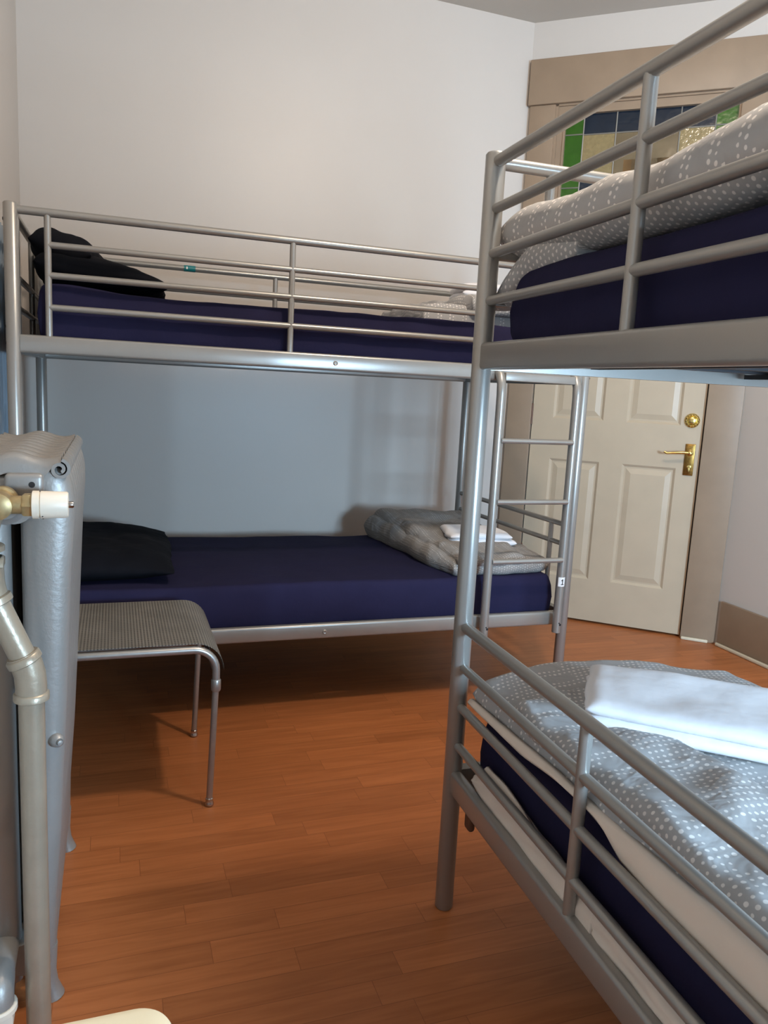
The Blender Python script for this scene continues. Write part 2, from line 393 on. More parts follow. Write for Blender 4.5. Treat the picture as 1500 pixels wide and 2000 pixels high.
def weld(o, d=1e-5):
    bm = bmesh.new(); bm.from_mesh(o.data); bmesh.ops.remove_doubles(bm, verts=bm.verts[:], dist=d)
    bmesh.ops.recalc_face_normals(bm, faces=bm.faces[:]); bm.to_mesh(o.data); bm.free()
leaf = obj('door_leaf', panel_door(), M_door, dr, ang=12); weld(leaf); leaf.data.set_sharp_from_angle(angle=math.radians(10))
hb = 1.092
for hz in (1.03, 0.28, 1.80):
    obj('hinge', MB().tube([(D0 + 0.002, -0.004, hz), (D0 + 0.002, -0.004, hz + 0.10)], 0.006, 10).sphere((D0 + 0.002, -0.004, hz + 0.104), 0.006, n=8), M_brown, dr)
# deadbolt rose
sx = 1.855
db = MB().lathe((sx, 0.004, 1.097), (0, -1, 0), [(0, 0.036), (0.004, 0.0355), (0.008, 0.033), (0.011, 0.026), (0.009, 0.022), (0.012, 0.019), (0.020, 0.016), (0.022, 0.010), (0.022, 0.0)], 28)
for k in range(14):
    a = 2 * PI * k / 14; db.sphere((sx + 0.029 * math.cos(a), -0.006, 1.097 + 0.029 * math.sin(a)), 0.0045, n=8)
dbo = obj('deadbolt', db, M_brass, dr); dbo['label'] = 'polished brass deadbolt rose'
# lever handle on its back plate
hx, hz = 1.862, 0.905
ho = obj('door_handle', MB().box((hx - 0.023, -0.004, hz - 0.078), (hx + 0.023, 0.005, hz + 0.078), bev=0.003).box((hx - 0.017, -0.007, hz - 0.071), (hx + 0.017, -0.003, hz + 0.071), bev=0.002), M_brass_old, dr)
ho['label'] = 'worn brass handle plate with lever'
lv = MB().lathe((hx, -0.004, hz + 0.035), (0, -1, 0), [(0, 0.017), (0.006, 0.016), (0.010, 0.010), (0.045, 0.009), (0.052, 0.009), (0.055, 0.004)], 16)
lv.tube([(hx, -0.050, hz + 0.035), (hx - 0.03, -0.052, hz + 0.036), (hx - 0.08, -0.054, hz + 0.031), (hx - 0.105, -0.054, hz + 0.028), (hx - 0.118, -0.052, hz + 0.034)], [0.008, 0.0075, 0.006, 0.0055, 0.006], 12)
obj('lever', lv, M_brass, ho)
kb = MB().lathe((hx + 0.002, -0.006, hz - 0.035), (0, -1, 0), [(0, 0.011), (0.004, 0.010), (0.005, 0.004), (0.005, 0.0)], 14).box((hx - 0.002, -0.014, hz - 0.06), (hx + 0.006, -0.006, hz - 0.04), bev=0.001)
obj('keyhole_cover', kb, M_brass, ho)
# transom: frame + leaded glass
tr = bpy.data.objects.new('window_2', None); C.objects.link(tr); struct(tr, 'stained glass transom of green, blue and amber panes above the door', 'transom window'); place(tr)
mb = MB()
G0, G1, GZ0, GZ1 = 1.118, 1.908 - 0.004, 2.165, 2.558
mb.box((D0, -0.004, TB), (G0, 0.05, TT)).box((G1, -0.004, TB), (D1, 0.05, TT)).box((G0, -0.004, GZ1), (G1, 0.05, TT)).box((G0, -0.004, TB), (G1, 0.05, GZ0))
mb.box((D0, -0.014, TB + 0.0), (D0 + 0.014, -0.004, TT)).box((D1 - 0.0005 - 0.0, -0.014, TB), (D1, -0.004, TT)).box((D0, -0.014, TT - 0.016), (D1, -0.004, TT))
mb.box((G0 - 0.010, -0.010, GZ0 - 0.01), (G0, -0.004, GZ1 + 0.01)).box((G0 - 0.01, -0.010, GZ1), (G1, -0.004, GZ1 + 0.01))
obj('window_frame', mb, M_taupe, tr, smooth=False)
cols = [G0, 1.205, 1.361, 1.508, 1.655, 1.810, G1]; zs = [GZ0, 2.262, 2.463, GZ1]
gm = [G_green, G_blue, G_amber, G_smoke, G_brown]
gp = MB(); cm = MB()
def pane(a, b, c, d, mi): gp.box((a, 0.012, c), (b, 0.018, d), mi)
def came_v(x, c, d): cm.tube([(x, 0.0115, c), (x, 0.0115, d)], 0.0035, 8)
def came_h(z, a, b): cm.tube([(a, 0.0115, z), (b, 0.0115, z)], 0.0035, 8)
gz = [GZ0, 2.215, 2.288, 2.466, GZ1]
for i in range(4):
    pane(cols[0], cols[1], gz[i], gz[i + 1], 0); pane(cols[5], cols[6], gz[i], gz[i + 1], 0)
for z in gz[1:4]:
    came_h(z, cols[0], cols[1]); came_h(z, cols[5], cols[6])
for i in range(1, 5):
    pane(cols[i], cols[i + 1], zs[2], zs[3], 1); pane(cols[i], cols[i + 1], zs[0], zs[1], 1)
    pane(cols[i], cols[i + 1], zs[1], zs[2], 2 if i in (1, 4) else 3)
pane(1.41, 1.655, 2.275, 2.335, 4)
for i in range(1, 6): came_v(cols[i], GZ0, GZ1)
for z in zs[1:3]: came_h(z, cols[1], cols[5])
obj('glass_panes', gp, gm, tr, smooth=False)
obj('lead_cames', cm, M_came, tr)
# skirting boards
struct(obj('baseboard_right', MB().box((XR - 0.018, YF, 0), (XR - 0.0005, CR[1] - 0.035, 0.225), bev=0.003), M_taupe), 'tall taupe skirting board right of the door', 'skirting board')
struct(obj('trim_2', MB().box((XR - 0.034, YF, 0.0), (XR - 0.0185, CR[1] - 0.04, 0.018), bev=0.006), M_cream), 'thin cream quarter-round strip along the floor', 'floor strip')
struct(place(obj('trim_3', MB().box((D1 + 0.004, -0.036, 0), (SE - 0.03, -0.0225, 0.016), bev=0.005), M_cream)), 'short cream strip below the door casing', 'floor strip')
struct(obj('baseboard_back', MB().box((XL, YB - 0.018, 0), (2.22, YB - 0.0005, 0.2), bev=0.003), M_taupe), 'taupe skirting board behind the far bunk bed', 'skirting board')

# --------------------------------------------------------------- bunk beds
L, W, H = 1.957, 0.909, 1.65
ZT, Z2, Z3, Z4 = 1.632, 1.542, 1.456, 1.364
UB0, UB1, LB0, LB1 = 1.227, 1.2815, 0.2915, 0.3457
LG = [0.6772, 0.5863, 0.4954, 0.4045]
PR = 0.0205
def make_bunk(label, loc, rotz, back_right_x, lower_guard, ladder):
    root = thing('bunk_bed', label, 'bunk bed', loc, rotz, 'grey metal bunk beds')
    def BX(x, y):                                   # the frame is slightly racked at one back corner
        return x + (back_right_x - L) * (x / L) * (y / W)
    for (x, y) in ((0, 0), (L, 0), (0, W), (L, W)):
        px = BX(x, y)
        mb = MB().lathe((px, y, 0.0), (0, 0, 1), [(0, PR - 0.003), (0.004, PR), (H - 0.004, PR), (H, PR - 0.003)], 24)
        p = obj('post', mb, M_silver, root)
        for bz in (ZT - 0.03, UB0 + 0.027, UB1 + 0.02):
            obj('bolt', MB().lathe((px - (PR - 0.001 if x == 0 else -PR + 0.001), y - 0.004, bz), (-1 if x == 0 else 1, 0, 0), [(0, 0.0048), (0.0015, 0.0045), (0.0016, 0.001)], 10), M_hole, p)
    # long side rails (flat oval tube)
    for z0, z1 in ((UB0, UB1), (LB0, LB1)):
        for y, sgn in ((0, -1), (W, 1)):
            a = Vector((BX(0, y) + PR * 0.6, y, 0)); b = Vector((BX(L, y) - PR * 0.6, y, 0))
            mb = MB().box((a.x, y - 0.013, z0), (b.x, y + 0.013, z1), bev=0.008)
            rl = obj('bed_rail', mb, M_silver, root)
            mx = (a.x + b.x) / 2
            bb = MB().lathe((mx, y + sgn * 0.0125, (z0 + z1) / 2 - 0.002), (0, sgn, 0), [(0, 0.0085), (0.003, 0.008), (0.0045, 0.006), (0.0035, 0.004), (0.0035, 0.0)], 14)
            obj('bolt', bb, M_silver, rl)
    # end rails
    for x in (0, L):
        for z0, z1 in ((UB0, UB1), (LB0, LB1)):
            a = Vector((BX(x, 0), PR * 0.6, 0)); b = Vector((BX(x, W), W - PR * 0.6, 0))
            d = (b - a).normalized(); nn = Vector((d.y, -d.x, 0)) * 0.013
            vs = [(p + s * nn).to_tuple()[:2] + (z,) for z in (z0, z1) for p, s in ((a, -1), (b, -1), (b, 1), (a, 1))]
            obj('end_rail', MB().add(vs, [[0, 1, 2, 3], [4, 5, 6, 7], [0, 1, 5, 4], [1, 2, 6, 5], [2, 3, 7, 6], [3, 0, 4, 7]]), M_silver, root, smooth=False)
        for z, r in ((ZT, 0.0125), (Z3, 0.0098), (Z4, 0.0098), (0.684, 0.0105), (0.606, 0.0098)):
            if z < 1 and x == 0: continue
            obj('end_bar', MB().tube([(BX(x, 0), 0.014, z), (BX(x, W), W - 0.014, z)], r), M_silver, root)
        for y in (0.125, 0.58):
            obj('end_upright', MB().tube([(BX(x, y), y, UB1 - 0.005), (BX(x, y), y, ZT)], 0.0098), M_silver, root)
            if x > 0: obj('end_upright', MB().tube([(BX(x, y), y, LB1 - 0.005), (BX(x, y), y, 0.684)], 0.0098), M_silver, root)
    # upper guards
    def guard(y, zs, ztop_to, ups, x1=L, xoff=0.014):
        for i, z in enumerate(zs):
            obj('guard_rail', MB().tube([(BX(0, y) + xoff, y, z), (BX(x1, y) - (xoff if x1 == L else 0), y, z)], 0.0122 if i == 0 else 0.0098), M_silver, root)
        for x in ups:
            obj('guard_upright', MB().tube([(BX(x, y), y, ztop_to), (BX(x, y), y, zs[0])], 0.0108, 14), M_silver, root)
    if ladder:
        guard(0, [ZT], UB1 - 0.004, [])
        for z in (Z2, Z3, Z4):
            obj('guard_rail', MB().tube([(0.097, 0, z), (1.553, 0, z)], 0.0098), M_silver, root)
        for x in (0.097, 0.825, 1.553):
            obj('guard_upright', MB().tube([(x, 0, UB1 - 0.004), (x, 0, ZT)], 0.0098, 14), M_silver, root)
        guard(W, [ZT, Z2, Z3, Z4], UB1 - 0.004, [0.10, 0.975, 1.89])
    else:
        guard(0, [ZT, Z2, Z3, Z4], UB1 - 0.004, [0.497, 1.46])
        guard(W, [ZT, Z2, Z3, Z4], UB1 - 0.004, [0.10, 0.80])
    if lower_guard:
        guard(0, LG, LB1 - 0.004, [0.497, 1.46])
    # mattress supports
    for z in (UB0 + 0.030, LB0 + 0.012):
        mb = MB()
        for k in range(14):
            x = 0.08 + k * (L - 0.16) / 13
            mb.box((x - 0.012, 0.012, z - 0.006), (x + 0.012, W - 0.012, z + 0.004))
        for y in (0.25, 0.65):
            mb.box((0.03, y - 0.01, z - 0.016), (L - 0.05, y + 0.01, z - 0.006))
        obj('bed_base', mb, M_slat, root, smooth=False)
    if ladder:
        x0, x1, yl = 1.590, 1.905, -0.043
        mb = MB().box((x0 + 0.012, yl - 0.004, 1.226), (x1 - 0.012, yl + 0.010, 1.256), bev=0.003)
        ld = obj('ladder', mb, M_silver, root)
        for x in (x0, x1):
            st = MB().tube([(x, yl, 0.272), (x, yl, 1.18), (x, yl + 0.003, 1.215), (x, yl + 0.014, 1.243), (x, yl + 0.034, 1.262), (x, 0.006, 1.291)], [0.0165, 0.0165, 0.0165, 0.0165, 0.0155, 0.012], 18)
            so = obj('stile', st, M_silver, ld)
        for z in (1.013, 0.788, 0.563):
            obj('rung', MB().tube([(x0 + 0.008, yl - 0.012, z), (x1 - 0.008, yl - 0.012, z)], 0.0098), M_silver, ld)
        for x in (x0, x1):
            obj('screw_hole', MB().lathe((x + 0.006, yl - 0.0155, 0.305), (0, -1, 0), [(0, 0.005), (0.0012, 0.0045), (0.0012, 0)], 10).lathe((x + 0.001, yl - 0.0158, 0.312), (0, -1, 0), [(0, 0.003), (0.0012, 0.0028), (0.0012, 0)], 8), M_hole, ld)
        # number label bent round the stile
        mb = MB(); xs, zc, R = x1 - 0.001, 0.477, 0.0175
        n = 10; a0, a1 = -PI / 2 - 0.98, -PI / 2 + 0.98
        def ring(a, r, z): return (xs + r * math.cos(a), yl + r * math.sin(a), z)
        vs = []; fs = []
        for k in range(n + 1):
            a = a0 + (a1 - a0) * k / n
            vs += [ring(a, R, zc - 0.018), ring(a, R, zc + 0.018), ring(a, R - 0.001, zc + 0.018), ring(a, R - 0.001, zc - 0.018)]
        for k in range(n):
            for q in range(4): fs.append([k * 4 + q, k * 4 + (q + 1) % 4, (k + 1) * 4 + (q + 1) % 4, (k + 1) * 4 + q])
        mb.add(vs, fs)
        def seg(t0, t1, z0, z1):                    # ink patch on the label, t in metres round the tube
            b0, b1 = -PI / 2 + t0 / R, -PI / 2 + t1 / R
            v = []
            for k in range(5):
                a = b0 + (b1 - b0) * k / 4
                v += [ring(a, R + 0.0006, z0), ring(a, R + 0.0006, z1)]
            mb.add(v, [[2 * k, 2 * k + 2, 2 * k + 3, 2 * k + 1] for k in range(4)], 1)
        seg(-0.0018, 0.0018, zc - 0.010, zc + 0.011); seg(-0.0058, 0.0058, zc - 0.0115, zc - 0.0085); seg(-0.0052, -0.0018, zc + 0.004, zc + 0.0075); seg(-0.0034, -0.0018, zc + 0.0065, zc + 0.0098)
        sk = obj('number_sticker', mb, [M_sticker, M_ink], ld, fixn=False); sk['label'] = 'white sticker with a black number 1'
        tp = MB().tube([(0.557, W, ZT), (0.604, W, ZT)], 0.0131, 16)
        t = obj('tape', tp.box((0.566, W - 0.0142, ZT - 0.004), (0.572, W - 0.0128, ZT + 0.006), 1), [M_teal, M_sticker], root); t['label'] = 'strip of teal tape'
    else:
        mb = MB().box((0.044, 0.014, 0.226), (0.074, 0.030, 0.30), bev=0.007)
        b_ = obj('bracket', mb, M_brown, root); b_['label'] = 'small brown bracket under the lower rail'
    return root

TH = -0.0297
BLOC = (0.9956, -1.0826, 0.0); BROT = -PI / 2 + TH
bunk_far = make_bunk('grey metal bunk bed along the back wall, with ladder and number 1 sticker', (0, 0, 0), 0.0, 1.90, False, True)
bunk_near = make_bunk('grey metal bunk bed in the right foreground with guard rails on both levels', BLOC, BROT, L, True, False)
MBD = Matrix.Translation(BLOC) @ Matrix.Rotation(BROT, 4, 'Z')

# ------------------------------------------------------------ soft things
def fbm(x, y, z=0.0, sc=4.0, oct=3):
    v = 0.0; a = 1.0
    for k in range(oct):
        v += a * noise.noise(Vector((x * sc, y * sc, z * sc + 3.1 * k))); a *= 0.5; sc *= 2.05
    return v

def soft(mb, corners, zmid, th, r=0.05, nu=60, nv=40, seed=0.0, amp=0.01, nsc=4.0, bulge=(0, 0, 0, 0), wob=0.0, uvs=None, power=2.0, mi=0, vert=False):
    """a closed cushion: 4 corners (s,t) order 00,10,11,01; zmid/th functions of (x,y,s,t) or numbers"""
    c00, c10, c11, c01 = [Vector(c) for c in corners]
    ls = ((c10 - c00).length + (c11 - c01).length) / 2; lt = ((c01 - c00).length + (c11 - c10).length) / 2
    def sp(k, n):                                  # denser near the edges
        x = k / n; return 0.5 - 0.5 * math.cos(PI * x) if n > 12 else x
    top = []; bot = []; uvl = []
    for j in range(nv + 1):
        t = 0.35 * (j / nv) + 0.65 * sp(j, nv)
        for i in range(nu + 1):
            s = 0.35 * (i / nu) + 0.65 * sp(i, nu)
            p = c00 * (1 - s) * (1 - t) + c10 * s * (1 - t) + c11 * s * t + c01 * (1 - s) * t
            # edge bulges: bottom(t=0), right(s=1), top(t=1), left(s=0)
            es = (c10 - c00).normalized(); et = (c01 - c00).normalized()
            p = p - et * bulge[0] * math.sin(PI * s) * (1 - t) + et * bulge[2] * math.sin(PI * s) * t
            p = p + es * bulge[1] * math.sin(PI * t) * s - es * bulge[3] * math.sin(PI * t) * (1 - s)
            if wob:
                e = max(abs(s - 0.5), abs(t - 0.5)) * 2
                p = p + es * wob * fbm(p.x + seed, p.y, 1.7, 5) * (e ** 2) + et * wob * fbm(p.x, p.y + seed, 5.2, 5) * (e ** 2)
            ds = min(s, 1 - s) * ls; dt = min(t, 1 - t) * lt
            fs = 1 - max(0.0, 1 - ds / r) ** power; ft = 1 - max(0.0, 1 - dt / r) ** power
            prof = math.sqrt(max(0.0, fs)) * math.sqrt(max(0.0, ft))
            zm = zmid(p.x, p.y, s, t) if callable(zmid) else zmid
            h = th(p.x, p.y, s, t) if callable(th) else th
            nz = amp * fbm(p.x + seed, p.y + seed * 0.7, seed, nsc)
            top.append(Vector((p.x, p.y, zm + (h / 2) * prof + nz * prof)))
            bot.append(Vector((p.x, p.y, zm - (h / 2) * prof)))
            uvl.append((s * ls + (uvs[0] if uvs else 0), t * lt + (uvs[1] if uvs else 0)))
    n1 = nu + 1; nt = len(top)
    U0, V0 = (uvs[0], uvs[1]) if uvs else (0.0, 0.0)
    uu = [0.0] * nt; vv = [0.0] * nt; vb = [0.0] * nt
    for j in range(nv + 1):                         # arc length along each row, measured from its middle
        acc = [0.0]
        for i in range(1, n1): acc.append(acc[-1] + (top[j * n1 + i] - top[j * n1 + i - 1]).length)
        for i in range(n1): uu[j * n1 + i] = U0 + 3 + acc[i] - acc[nu // 2]
    for i in range(n1):
        acc = [0.0]
        for j in range(1, nv + 1): acc.append(acc[-1] + (top[j * n1 + i] - top[(j - 1) * n1 + i]).length)
        for j in range(nv + 1): vv[j * n1 + i] = V0 + 3 + acc[j] - acc[nv // 2]
        b0 = vv[i]; a2 = 0.0; vb[i] = b0
        for j in range(1, nv + 1):
            a2 += (bot[j * n1 + i] - bot[(j - 1) * n1 + i]).length; vb[j * n1 + i] = b0 - a2
    uvl = list(zip(uu, vv)); uvb = list(zip(uu, vb))
    border = set()
    fs_ = []
    def idt(i, j): return j * n1 + i
    bidx = {}
    vs = list(top); uv = list(uvl)
    for j in range(nv + 1):
        for i in range(n1):
            if i in (0, nu) or j in (0, nv): bidx[(i, j)] = idt(i, j)
            else:
                bidx[(i, j)] = len(vs); vs.append(bot[idt(i, j)]); uv.append(uvb[idt(i, j)])
    for j in range(nv):
        for i in range(nu):
            fs_.append([idt(i, j), idt(i + 1, j), idt(i + 1, j + 1), idt(i, j + 1)])
            fs_.append([bidx[(i, j)], bidx[(i, j + 1)], bidx[(i + 1, j + 1)], bidx[(i + 1, j)]])
    mb.add(vs, fs_, mi, uv)
    return mb

def quad(x0, x1, y0, y1): return [(x0, y0, 0), (x1, y0, 0), (x1, y1, 0), (x0, y1, 0)]

def mattress(name_label, x0, x1, y0, y1, zb, zt, M=None, seed=1.0, amp=0.006, hump=0.0, parts=True):
    mb = MB()
    def th(x, y, s, t):
        return (zt - zb) + hump * math.exp(-((s - 0.05) / 0.08) ** 2)
    def wr(x, y): return 0
    soft(mb, quad(x0, x1, y0, y1), lambda x, y, s, t: (zb + zt) / 2 + th(x, y, s, t) / 2 - (zt - zb) / 2, th, r=0.028, nu=110, nv=56, seed=seed, amp=amp, nsc=3.0, wob=0.004, power=3.0)
    # slanting tucks in the side of the fitted sheet
    for k, v in enumerate(mb.v):
        e = min(v.y - y0, y1 - v.y)
        if e < 0.03:
            sg = -1 if v.y - y0 < 0.03 else 1
            v.y += sg * 0.006 * noise.noise(Vector((v.x * 7 + v.z * 22, seed, v.z * 4)))
    o = obj('mattress', mb, M_navy, None, ang=180)
    if M: o.matrix_world = M
    return tag(o, name_label, 'mattress', 'navy covered mattresses')

mattress('navy covered mattress on the upper level of the far bunk', 0.065, 1.895, 0.024, 0.885, 1.262, 1.424, seed=2.2, amp=0.009, hump=0.012)
mattress('navy covered mattress on the lower level of the far bunk, above the stool', 0.05, 1.913, 0.0135, 0.885, 0.308, 0.486, seed=4.7, amp=0.006)
mattress('navy covered mattress on the upper level of the near bunk', 0.045, 1.90, 0.030, 0.880, 1.262, 1.422, MBD, seed=7.1)
mattress('navy covered mattress on the lower level of the near bunk', 0.050, 1.90, 0.036, 0.880, 0.308, 0.500, MBD, seed=9.3)

# --- duvets
def duvet(label, layers, mat, M=None, cat='duvet', name='folded_duvet', group='grey duvets folded on the beds'):
    mb = MB()
    for kw in layers:
        kw = dict(kw); c = kw.pop('c'); z = kw.pop('z'); h = kw.pop('h'); soft(mb, c, z, h, **kw)
    o = obj(name, mb, mat, None, ang=180)
    if M: o.matrix_world = M
    return tag(o, label, cat, group)

# far bunk, lower level: rolled grey duvet across the foot end
d_lo = duvet('plain grey duvet folded at the foot of the far lower bunk, under white linen', [
    dict(c=[(1.475, 0.03, 0), (1.925, 0.045, 0), (1.905, 0.86, 0), (1.385, 0.865, 0)], z=lambda x, y, s, t: 0.482 + 0.034 + 0.017 * t, h=lambda x, y, s, t: 0.066 + 0.05 * t, r=0.035, amp=0.010, nsc=7, seed=1.3, wob=0.02, nu=50, nv=60),
    dict(c=[(1.50, 0.02, 0), (1.80, 0.045, 0), (1.89, 0.85, 0), (1.42, 0.86, 0)], z=lambda x, y, s, t: 0.544 + 0.026 * t, h=lambda x, y, s, t: 0.052 + 0.04 * t, r=0.035, amp=0.014, nsc=6, seed=8.3, wob=0.02, nu=50, nv=60, uvs=(0.5, 0.2)),
], M_dots_fine)
# far bunk, upper level
d_up = duvet('dotted grey duvet folded at the foot of the upper level of the far bunk', [
    dict(c=quad(1.415, 1.93, 0.34, 0.875), z=1.470, h=0.10, r=0.02, amp=0.010, nsc=7, seed=3.3, wob=0.015, nu=40, nv=40),
    dict(c=[(1.60, 0.30, 0), (1.94, 0.22, 0), (1.93, 0.87, 0), (1.56, 0.86, 0)], z=1.525, h=0.08, r=0.03, amp=0.014, nsc=7, seed=6.3, wob=0.02, nu=40, nv=40, uvs=(0.3, 0.6)),
], M_dots)
# near bunk, upper level: thick dotted duvet, its far end hanging over the mattress end
def drop_end(x, s): 
    return -0.085 * max(0.0, (0.10 - x) / 0.12) ** 1.5 if x < 0.10 else 0.0
d_nu = duvet('thick grey duvet with white dots on the upper level of the near bunk', [
    dict(c=[(-0.016, 0.030, 0), (0.26, 0.045, 0), (0.26, 0.80, 0), (0.01, 0.82, 0)], z=lambda x, y, s, t: 1.452 + drop_end(x, s) - 0.012 * max(0, 1 - t / 0.08), h=lambda x, y, s, t: 0.072, r=0.04, amp=0.010, nsc=7, seed=12.3, wob=0.014, nu=50, nv=60),
    dict(c=[(-0.030, 0.028, 0), (1.50, 0.030, 0), (1.45, 0.80, 0), (0.00, 0.82, 0)], z=lambda x, y, s, t: 1.489 + 0.014 * math.exp(-((x - 0.04) / 0.14) ** 2) + 0.014 * math.exp(-((x - 0.80) / 0.22) ** 2), h=lambda x, y, s, t: 0.108 + 0.008 * math.exp(-((x - 0.8) / 0.25) ** 2), r=0.06, amp=0.014, nsc=6, seed=17.3, wob=0.012, nu=120, nv=70, uvs=(0.07, 0.4)),
], M_dots, MBD)
# near bunk, lower level
d_nl = duvet('grey duvet with white dots spread on the lower level of the near bunk', [
    dict(c=[(0.028, 0.022, 0), (1.60, 0.020, 0), (1.55, 0.80, 0), (0.055, 0.672, 0)], z=lambda x, y, s, t: 0.530 + 0.012 * math.sin(PI * t), h=lambda x, y, s, t: 0.062, r=0.035, amp=0.010, nsc=5, seed=22.3, wob=0.012, bulge=(0, 0, 0, 0.07), nu=120, nv=70),
    dict(c=[(0.20, 0.026, 0), (1.58, 0.030, 0), (1.55, 0.44, 0), (0.17, 0.195, 0)], z=lambda x, y, s, t: 0.566 + 0.010 * t, h=lambda x, y, s, t: 0.054, r=0.03, amp=0.014, nsc=7, seed=27.3, wob=0.016, nu=110, nv=40, uvs=(0.2, 0.9)),
], M_dots, MBD)
# its white underside folded over the guard side
def strip(mb, n, top, bot, yt, yb, thick=0.006, seed=0.0, mi=0, rows=8, amp=0.004):
    """a hanging cloth strip along local x; top/bot/yt/yb are functions of x-fraction; n = (x0,x1)"""
    x0, x1 = n; K = 70; vs = []; fs = []
    for side in (0, 1):
        for i in range(K + 1):
            x = x0 + (x1 - x0) * i / K; f = i / K
            for j in range(rows + 1):
                g = j / rows
                z = top(f) * (1 - g) + bot(f) * g
                y = yt(f) * (1 - g) + yb(f) * g - 0.006 * math.sin(PI * g) + amp * noise.noise(Vector((x * 14 + g * 2.5, g * 2 + seed, seed)))
                vs.append((x, y + side * thick, z))
    S = (K + 1) * (rows + 1)
    for i in range(K):
        for j in range(rows):
            a = i * (rows + 1) + j; b = (i + 1) * (rows + 1) + j
            fs.append([a, b, b + 1, a + 1]); fs.append([S + a, S + a + 1, S + b + 1, S + b])
    for i in range(K):
        for j in (0, rows):
            a = i * (rows + 1) + j; b = (i + 1) * (rows + 1) + j; fs.append([a, S + a, S + b, b])
    for i in (0, K):
        for j in range(rows):
            a = i * (rows + 1) + j; fs.append([a, a + 1, S + a + 1, S + a])
    return mb.add(vs, fs, mi)
def pl(tab):
    def f(t):
        x = t
        for k in range(len(tab) - 1):
            if x <= tab[k + 1][0]:
                u = (x - tab[k][0]) / (tab[k + 1][0] - tab[k][0]); u = max(0, min(1, u)); u = u * u * (3 - 2 * u) if True else u
                return tab[k][1] + (tab[k + 1][1] - tab[k][1]) * u
        return tab[-1][1]
    return f
mb = MB()
X0, X1 = 0.035, 1.55
fx = lambda x: (x - X0) / (X1 - X0)
strip(mb, (X0, X1), pl([(0, 0.522), (fx(0.45), 0.540), (fx(0.65), 0.548), (fx(0.88), 0.562), (1, 0.57)]),
      pl([(0, 0.508), (fx(0.25), 0.510), (fx(0.43), 0.527), (fx(0.52), 0.530), (fx(0.61), 0.498), (fx(0.72), 0.484), (fx(0.88), 0.490), (1, 0.46)]),
      lambda f: 0.014, lambda f: 0.012, 0.008, 3.0, amp=0.002)
lin_ = obj('lining', mb, M_lining, None, ang=180); lin_.parent = d_nl; lin_['label'] = 'plain white underside of the duvet'

# loose white bed sheet bunched along the lower rail of the near bunk
mb = MB()
strip(mb, (0.085, 0.55), pl([(0, 0.375), (0.1, 0.408), (0.3, 0.402), (0.62, 0.392), (1, 0.386)]), pl([(0, 0.352), (0.2, 0.345), (1, 0.338)]), lambda f: 0.020, lambda f: 0.006, 0.006, 11.0, amp=0.006)
strip(mb, (0.13, 0.36), pl([(0, 0.412), (0.4, 0.415), (1, 0.392)]), pl([(0, 0.385), (0.5, 0.384), (1, 0.386)]), lambda f: 0.016, lambda f: 0.010, 0.006, 15.0, amp=0.003)
strip(mb, (0.50, 1.50), pl([(0, 0.380), (0.05, 0.390), (0.3, 0.378), (1, 0.36)]), pl([(0, 0.330), (0.1, 0.345), (1, 0.342)]), lambda f: 0.019, lambda f: 0.006, 0.006, 21.0, amp=0.008)
bs = obj('bed_sheet', mb, M_sheet, None, ang=180); bs.matrix_world = MBD
tag(bs, 'loose off-white sheet bunched along the lower side rail of the near bunk', 'bed sheet')

# folded white linen
def linen(label, corners, z, h, layers=3, M=None, seed=1.0, edge=0.02):
    mb = MB()
    for k in range(layers):
        ins = 0.004 * k
        cs = [Vector(c) for c in corners]; ctr = sum(cs, Vector()) / 4
        cs = [c + (ctr - c).normalized() * ins for c in cs]
        soft(mb, cs, z + h * (k + 0.5) / layers, h / layers * 1.12, r=h / layers * 0.9 + 0.006, amp=0.006 if k == layers - 1 else 0.003, nsc=6, seed=seed + k * 3, wob=edge, nu=44, nv=30)
    o = obj('folded_linen', mb, M_white, None, ang=180)
    if M: o.matrix_world = M
    return tag(o, label, 'folded linen', 'folded white linen on the duvets')
linen('folded white linen on the grey duvet of the far lower bunk', [(1.555, 0.24, 0), (1.83, 0.20, 0), (1.84, 0.42, 0), (1.59, 0.46, 0)], 0.562, 0.05, 2, seed=3.0)
linen('crumpled white linen on the dotted duvet of the far upper bunk', [(1.66, 0.50, 0), (1.88, 0.46, 0), (1.90, 0.72, 0), (1.70, 0.74, 0)], 1.578, 0.055, 2, seed=5.0)
linen('large folded white linen lying on the dotted duvet of the near lower bunk', [(0.335, 0.105, 0), (0.66, 0.50, 0), (0.45, 0.68, 0), (0.125, 0.24, 0)], 0.580, 0.052, 2, MBD, seed=8.0, edge=0.01)

# pillows
mb = MB()
soft(mb, [(0.045, 0.12, 0), (0.44, 0.12, 0), (0.470, 0.84, 0), (0.045, 0.84, 0)], lambda x, y, s, t: 1.508 - 0.040 * s * s, lambda x, y, s, t: 0.125 * (1 - 0.5 * s * s), r=0.12, amp=0.014, nsc=6, seed=31.0, wob=0.02, nu=60, nv=60)
soft(mb, [(0.022, 0.16, 0), (0.22, 0.13, 0), (0.30, 0.82, 0), (0.022, 0.82, 0)], lambda x, y, s, t: 1.578 - 0.035 * s, lambda x, y, s, t: 0.115, r=0.10, amp=0.016, nsc=7, seed=36.0, wob=0.02, nu=50, nv=50)
p = obj('pillow', mb, M_black, None, ang=180); tag(p, 'black pillow propped against the head rails of the far upper bunk', 'pillow', 'black pillows')
mb = MB()
soft(mb, [(-0.0, 0.075, 0), (0.475, 0.070, 0), (0.485, 0.80, 0), (0.0, 0.82, 0)], lambda x, y, s, t: 0.484 + 0.056 * (1 - 0.25 * s), lambda x, y, s, t: 0.118 * (1 - 0.3 * s * s), r=0.17, amp=0.012, nsc=6, seed=41.0, wob=0.022, nu=60, nv=70)
